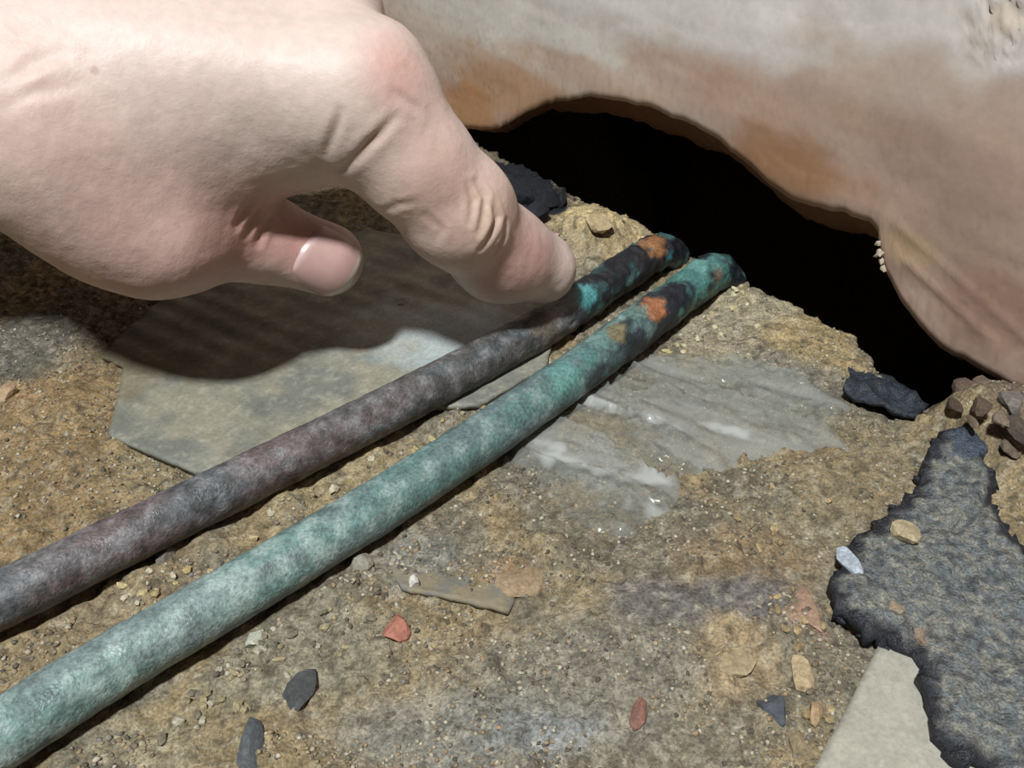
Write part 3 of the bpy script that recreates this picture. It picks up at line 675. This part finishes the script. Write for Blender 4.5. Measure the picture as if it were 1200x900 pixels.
for k, (a, b) in enumerate(TE):                       # crumbs of tar broken off along the torn edge
    a += rng.uniform(-6, 4); b += rng.uniform(-5, 5); p = G(a, b, 2)
    v, f = rock_verts(500 + k, .8, 1); v = v * rng.uniform(1.0, 2.0) * rng.uniform(.7, 1.2, 3) + [p[0], p[1], hz(p[0], p[1]) + 1.6]
    mk('tar_crumb', v, f, M_tar, parent=tar, colors=np.tile(alb((30, 32, 40)), (len(v), 1)), smooth=False)
# ------------------------------------------------------------------ the hand
H = 1.0
glo = np.array([-292.0, 92.0, 0.0]); ghi = np.array([28.0, 262.0, 132.0])
dims = np.ceil((ghi - glo) / H).astype(int) + 1
def smin(a, b, k):
    h = np.maximum(k - np.abs(a - b), 0) / k
    return np.minimum(a, b) - h * h * k * .25
class Field:
    def __init__(s): s.F = np.full(dims, 40.0, np.float32)
    def cone(s, a, b, r1, r2, k=4.0, sq=None):
        a = np.asarray(a, float); b = np.asarray(b, float); m = max(r1, r2) + 14
        lo = np.maximum(((np.minimum(a, b) - m - glo) / H).astype(int), 0); hi = np.minimum(((np.maximum(a, b) + m - glo) / H).astype(int) + 1, dims)
        if (hi <= lo).any(): return s
        ax = [glo[i] + H * np.arange(lo[i], hi[i], dtype=np.float32) for i in range(3)]
        px = ax[0][:, None, None] - a[0]; py = ax[1][None, :, None] - a[1]; pz = ax[2][None, None, :] - a[2]
        ba = b - a; L2 = max(ba @ ba, 1e-6)
        t = np.clip((px * ba[0] + py * ba[1] + pz * ba[2]) / L2, 0, 1)
        dx, dy, dz = px - t * ba[0], py - t * ba[1], pz - t * ba[2]
        d2 = dx * dx + dy * dy + dz * dz
        if sq is not None:                 # thinner along direction sq[0] by factor sq[1]
            n = sq[0] / np.linalg.norm(sq[0]); q = dx * n[0] + dy * n[1] + dz * n[2]
            d2 = d2 + (1 / sq[1] ** 2 - 1) * q * q
        d = np.sqrt(d2) - (r1 + (r2 - r1) * t)
        sl = tuple(slice(lo[i], hi[i]) for i in range(3))
        s.F[sl] = smin(s.F[sl], d.astype(np.float32), k)
        return s
    def chain(s, pts, rad, k=3.0):
        for i in range(len(pts) - 1): s.cone(pts[i], pts[i + 1], rad[i], rad[i + 1], k)
        return s
ha = np.array([.97, .10, -.16]); ha /= np.linalg.norm(ha)           # wrist -> knuckles
hb = np.array([-.42, .80, .40]); hb -= ha * (hb @ ha); hb /= np.linalg.norm(hb)   # towards the little finger
hn = np.cross(ha, hb)                                                # back of the hand
I_mcp = Q(412, 112, 180)
M_mcp = I_mcp + 20 * hb - 7 * ha + 1.5 * hn
R_mcp = I_mcp + 39 * hb - 12 * ha
L_mcp = I_mcp + 56 * hb - 20 * ha - 3 * hn
wr = I_mcp - 82 * ha + 18 * hb
I_w, M_w, R_w, L_w = (wr - 12 * hb, wr, wr + 11 * hb, wr + 20 * hb)
T_mcp = Q(192, 270, 189); T_ip = Q(300, 277, 202); T_tip = Q(383, 304, 208)
T_cmc = I_mcp - 68 * ha - 8 * hb - 8 * hn
palm = Field()
palm.cone(I_w, I_mcp, 14, 11.5, 6).cone(M_w, M_mcp, 14, 12, 8).cone(R_w, R_mcp, 14, 11.5, 8).cone(L_w, L_mcp, 13, 10.5, 8)
pd = -hn
palm.cone(I_w + 9 * pd, I_mcp + 7 * pd - 8 * ha + 4 * hb, 15, 9, 8).cone(R_w + 9 * pd, R_mcp + 8 * pd - 4 * ha, 15, 10, 8)
palm.cone(wr, wr - 30 * ha, 22, 23, 10, sq=(hn, .8)).cone(wr - 30 * ha, wr - 150 * ha - 22 * hn, 23, 33, 10)
palm.cone(T_cmc, T_mcp, 14.5, 12.8, 10)                                # thumb metacarpal
palm.cone(T_cmc + 14 * ha, I_mcp - 22 * ha - 5 * hn, 15, 9, 10)      # muscle between thumb and index
palm.cone(Q(120, 185, 184), Q(345, 165, 188), 15, 10, 10)
palm.cone(Q(140, 235, 188), Q(262, 218, 192), 15, 6, 10)
palm.cone(Q(60, 165, 178), Q(150, 230, 188), 15, 14, 10)
index = Field().chain([I_mcp, Q(486, 190, 188), Q(534, 249, 196), Q(586, 297, 212), Q(634, 314, 222)], [13.0, 11.4, 10.9, 10.5, 8.5], 4.0)
index.cone(Q(556, 228, 194), Q(560, 234, 196), 6.4, 6.2, 5)          # dorsal knuckle of the middle joint
index.cone(Q(450, 80, 180), Q(460, 98, 181), 7, 6.5, 9)              # big knuckle
thumb = Field().chain([T_mcp, T_ip, T_tip], [12.0, 8.8, 8.1], 4.0)
thumb.cone(T_ip, Q(340, 290, 218), 8.4, 8.6, 4)
def curl(mcp, l1, l2, l3, r, yaw):
    d1 = (-.20 * ha + .97 * pd + yaw * hb); d1 /= np.linalg.norm(d1)
    d2 = (-.95 * ha + .25 * pd + yaw * hb); d2 /= np.linalg.norm(d2)
    d3 = (-.35 * ha - .9 * pd + yaw * hb); d3 /= np.linalg.norm(d3)
    p1 = mcp + l1 * d1; p2 = p1 + l2 * d2; p3 = p2 + l3 * d3
    return Field().chain([mcp, p1, p2, p3], [r + 1.2, r, r - .8, r - 1.6], 3)
middle = curl(M_mcp, 38, 25, 16, 9.6, .10); ring = curl(R_mcp, 35, 24, 15, 9.2, .0); little = curl(L_mcp, 28, 18, 13, 8.0, -.06)
Fh = smin(palm.F, index.F, 7)
for fld, k in ((thumb, 5), (middle, 5), (ring, 5), (little, 5)): Fh = np.minimum(Fh, smin(palm.F, fld.F, k))

def surface_nets(F):
    sgn = F < 0
    n0, n1, n2 = F.shape
    cnt = np.zeros((n0 - 1, n1 - 1, n2 - 1), np.int8)
    for a in (0, 1):
        for b in (0, 1):
            for c in (0, 1): cnt += sgn[a:n0 - 1 + a, b:n1 - 1 + b, c:n2 - 1 + c]
    act = (cnt > 0) & (cnt < 8); ijk = np.argwhere(act)
    idx = np.full(act.shape, -1, np.int64); idx[act] = np.arange(len(ijk))
    acc = np.zeros((len(ijk), 3)); num = np.zeros(len(ijk))
    cor = [(a, b, c) for a in (0, 1) for b in (0, 1) for c in (0, 1)]
    vals = {c: F[ijk[:, 0] + c[0], ijk[:, 1] + c[1], ijk[:, 2] + c[2]] for c in cor}
    for c in cor:
        for ax in range(3):
            if c[ax]: continue
            d = list(c); d[ax] = 1; d = tuple(d); va, vb = vals[c], vals[d]; m = (va < 0) != (vb < 0)
            t = va / np.where(m, va - vb, 1); p = np.tile(np.array(c, float), (len(ijk), 1)); p[:, ax] = t
            acc[m] += p[m]; num[m] += 1
    V = (ijk + acc / num[:, None]) * H + glo
    Q4 = []
    for ax in range(3):
        o1, o2 = [(1, 2), (2, 0), (0, 1)][ax]
        s0 = [slice(1, -1)] * 3; s0[ax] = slice(0, F.shape[ax] - 1); s1 = list(s0); s1[ax] = slice(1, F.shape[ax])
        A = sgn[tuple(s0)]; Bm = sgn[tuple(s1)]; e = np.argwhere(A != Bm); inside = A[A != Bm]
        e = e + 1; e[:, ax] -= 1
        def cell(d1, d2):
            q = e.copy(); q[:, o1] -= d1; q[:, o2] -= d2; return idx[q[:, 0], q[:, 1], q[:, 2]]
        q = np.stack([cell(1, 1), cell(0, 1), cell(0, 0), cell(1, 0)], 1)
        q[~inside] = q[~inside][:, ::-1]; Q4.append(q)
    return V, np.concatenate(Q4)
hv, hq = surface_nets(Fh)
def lap(V, Qd, it, w=.5):
    e = np.concatenate([Qd[:, [0, 1]], Qd[:, [1, 2]], Qd[:, [2, 3]], Qd[:, [3, 0]]])
    for _ in range(it):
        a = np.zeros_like(V); n = np.zeros(len(V))
        for k in range(3):
            a[:, k] = np.bincount(e[:, 0], V[e[:, 1], k], len(V)) + np.bincount(e[:, 1], V[e[:, 0], k], len(V))
        n = np.bincount(e[:, 0], minlength=len(V)) + np.bincount(e[:, 1], minlength=len(V))
        V = V * (1 - w) + w * a / n[:, None]
    return V
hv = lap(hv, hq, 4)
# refine once so the folds of the skin can be real relief
tmp_me = mesh_from('tmp', hv, hq); tmp = bpy.data.objects.new('tmp', tmp_me); col.objects.link(tmp)
md = tmp.modifiers.new('s', 'SUBSURF'); md.levels = 1
ev = tmp.evaluated_get(bpy.context.evaluated_depsgraph_get()); em = ev.to_mesh()
hv = np.empty(len(em.vertices) * 3, np.float32); em.vertices.foreach_get('co', hv); hv = hv.reshape(-1, 3).astype(float)
hnm = np.empty(len(em.vertices) * 3, np.float32); em.vertices.foreach_get('normal', hnm); hnm = hnm.reshape(-1, 3).astype(float)
hf = np.empty(len(em.polygons) * 4, np.int32); em.polygons.foreach_get('vertices', hf); hf = hf.reshape(-1, 4)
ev.to_mesh_clear(); bpy.data.objects.remove(tmp); bpy.data.meshes.remove(tmp_me)

rel = hv - CAM; dep = rel @ FWD; ppx = 600 + F_PX * (rel @ RIGHT) / dep; ppy = 450 - F_PX * (rel @ UP) / dep
facing = -(hnm * rel).sum(1) / np.linalg.norm(rel, axis=1)
def on_hand(px, py):
    m = (facing > -.1) & (np.hypot(ppx - px, ppy - py) < 9)
    if not m.any(): m = np.hypot(ppx - px, ppy - py) < 30
    i = np.where(m)[0]; return hv[i[np.argmin(dep[i])]]
def skin_line(pts, width, depth, ridge=0.0):
    P3 = np.array([on_hand(a, b) for a, b in pts]); d = np.full(len(hv), 1e9); tt = np.zeros(len(hv)); n = len(P3) - 1
    for i in range(n):
        ab = P3[i + 1] - P3[i]; t = np.clip((hv - P3[i]) @ ab / (ab @ ab + 1e-9), 0, 1)
        dd = np.linalg.norm(hv - P3[i] - t[:, None] * ab, axis=1); m = dd < d; d[m] = dd[m]; tt[m] = (i + t[m]) / n
    taper = np.sin(np.pi * np.clip(.12 + .76 * tt, 0, 1))
    return (-depth * np.exp(-(d / width) ** 2) + ridge * np.exp(-((d - 2.0 * width) / width) ** 2)) * taper
disp = np.zeros(len(hv))
for pts, w, d, r in [
    ([(585, 238), (591, 258), (583, 278), (571, 297)], .75, .7, .3), ([(566, 216), (577, 233), (573, 256), (566, 280)], .75, .5, .25),
    ([(600, 264), (599, 282), (585, 303)], .7, .45, .25), ([(556, 220), (561, 240), (556, 268)], .7, .3, .2),
    ([(400, 138), (391, 160), (382, 190)], .9, .6, .08), ([(466, 146), (434, 176), (396, 208)], 1.0, .8, .1),
    ([(443, 253), (462, 246), (485, 244)], .8, .2, .1), ([(500, 262), (512, 275), (516, 290)], .8, .25, .1),
    ([(312, 250), (303, 262), (295, 278)], .8, .4, .3), ([(322, 262), (314, 276), (308, 292)], .8, .35, .25), ([(300, 240), (290, 255), (284, 270)], .8, .3, .2),
    ([(470, 110), (488, 120), (500, 130)], .8, .25, .15), ([(20, 90), (45, 70), (80, 62)], 1.2, .25, .15), ([(10, 130), (50, 110), (100, 104)], 1.2, .2, .1)]:
    disp += skin_line(pts, w, d, r)
disp += (fbm(hv[:, 0] / 6, hv[:, 1] / 6, hv[:, 2] / 6, seed=201, oct=3) - .5) * .5
hv = hv + hnm * disp[:, None]
# skin colour: pale back, pinker knuckle, thumb and fingertip
sc_ = np.tile(lin((222, 198, 188)) * .76, (len(hv), 1))
skn = (fbm(hv[:, 0] / 8, hv[:, 1] / 8, hv[:, 2] / 8, seed=205, oct=3) - .5) * .6
def skin_patch(p, r, c, w):
    global sc_
    d = np.linalg.norm(hv - p, axis=1) / r + skn
    sc_ = blend(sc_, sstep(1.2, .2, d) * w, lin(c) * .76)
for a, b, r, c, w in [(468, 85, 9, (222, 166, 154), .8), (190, 290, 26, (212, 172, 164), .8), (150, 240, 22, (216, 180, 170), .6), (540, 260, 16, (214, 176, 160), .7), (620, 310, 14, (206, 160, 150), .8),
                      (575, 255, 7, (220, 194, 172), .6), (500, 190, 14, (218, 182, 168), .6), (300, 262, 14, (196, 142, 130), .7), (370, 290, 12, (204, 146, 136), .8), (30, 130, 18, (206, 172, 158), .6), (340, 110, 24, (222, 202, 190), .6), (200, 60, 30, (226, 204, 194), .6)]:
    skin_patch(on_hand(a, b), r, c, w)
sc_ = blend(sc_, sstep(-.25, -.7, disp) * .35, lin((150, 96, 82)) * .8)
p = on_hand(118, 84); sc_ = blend(sc_, sstep(1.0, .5, np.linalg.norm(hv - p, axis=1)) * .4, lin((150, 104, 92)) * .8)
hand = mk('hand', hv, hf, M_skin, base=np.array([I_mcp[0], I_mcp[1], 12.0]), colors=sc_)
tag(hand, 'bare left hand pointing down with its index finger at the pipes', 'hand')

def sdf_at(p):
    q = (p - glo) / H; i = np.clip(np.floor(q).astype(int), 0, dims - 2); f = q - i; r = 0
    for a in (0, 1):
        for b in (0, 1):
            for c in (0, 1):
                w = (f[..., 0] if a else 1 - f[..., 0]) * (f[..., 1] if b else 1 - f[..., 1]) * (f[..., 2] if c else 1 - f[..., 2])
                r = r + w * Fh[i[..., 0] + a, i[..., 1] + b, i[..., 2] + c]
    return r
def nail(name, centre, dist, nrm, wid, length, label):
    nrm = nrm / np.linalg.norm(nrm); dist = dist - nrm * (dist @ nrm); dist /= np.linalg.norm(dist); lat = np.cross(dist, nrm)
    n = 25; s, t = np.meshgrid(np.linspace(-1, 1, n), np.linspace(-1, 1, n), indexing='ij')
    # square-ish rounded outline: squircle mapping
    sx = s * np.sqrt(1 - .42 * t * t); ty = t * np.sqrt(1 - .38 * s * s)
    P = centre + lat * (sx * wid)[..., None] + dist * (ty * length)[..., None] + nrm * 14
    for _ in range(60):
        d = sdf_at(P); P = P - nrm * np.clip(d, -.5, 2)[..., None] * .6
    rr = np.maximum(np.abs(s), np.abs(t))
    lift = .55 - .75 * sstep(.75, 1, rr) * (t < .6) + .35 * sstep(.5, 1, t)
    top = P + nrm * lift[..., None]; bot = top - nrm * .5
    v = np.concatenate([top.reshape(-1, 3), bot.reshape(-1, 3)]); K = np.arange(n * n).reshape(n, n); m = n * n
    q = np.stack([K[:-1, :-1].ravel(), K[1:, :-1].ravel(), K[1:, 1:].ravel(), K[:-1, 1:].ravel()], 1)
    sides = []
    for ring in (K[0, :], K[:, -1], K[-1, ::-1], K[::-1, 0]):
        sides.append(np.stack([ring[:-1], ring[1:], ring[1:] + m, ring[:-1] + m], 1))
    f = np.concatenate([q, q[:, ::-1] + m] + sides)
    c = np.tile(lin((206, 166, 160)) * .8, (len(v), 1)); tf = np.tile(t.ravel(), 2); sf = np.tile(s.ravel(), 2)
    c = blend(c, sstep(.74, .88, tf + .08 * sf * sf), lin((228, 208, 192)) * .85)
    c = blend(c, sstep(-.55, -.8, tf + .25 * sf * sf) * .5, lin((216, 190, 186)) * .8)
    return tag(mk(name, v, f, M_nail, parent=hand, colors=c), label)
tocam = -(T_tip - CAM) / np.linalg.norm(T_tip - CAM)
nail('thumbnail', T_tip - .6 * RIGHT - .2 * UP, .80 * RIGHT - .60 * UP, tocam + .10 * RIGHT - .10 * UP, 7.6, 6.8, 'pale pink thumbnail with a white free edge')
i_tip = Q(634, 314, 222); i_dip = Q(586, 297, 212); idr = (i_tip - i_dip) / np.linalg.norm(i_tip - i_dip)
nail('fingernail', i_tip - 2.5 * idr, idr, np.cross(idr, np.cross(np.array([.55, .83, -.05]), idr)), 5.6, 6.0, 'index fingernail facing away')

for o in bpy.data.objects:
    if '_base' in o: del o['_base']
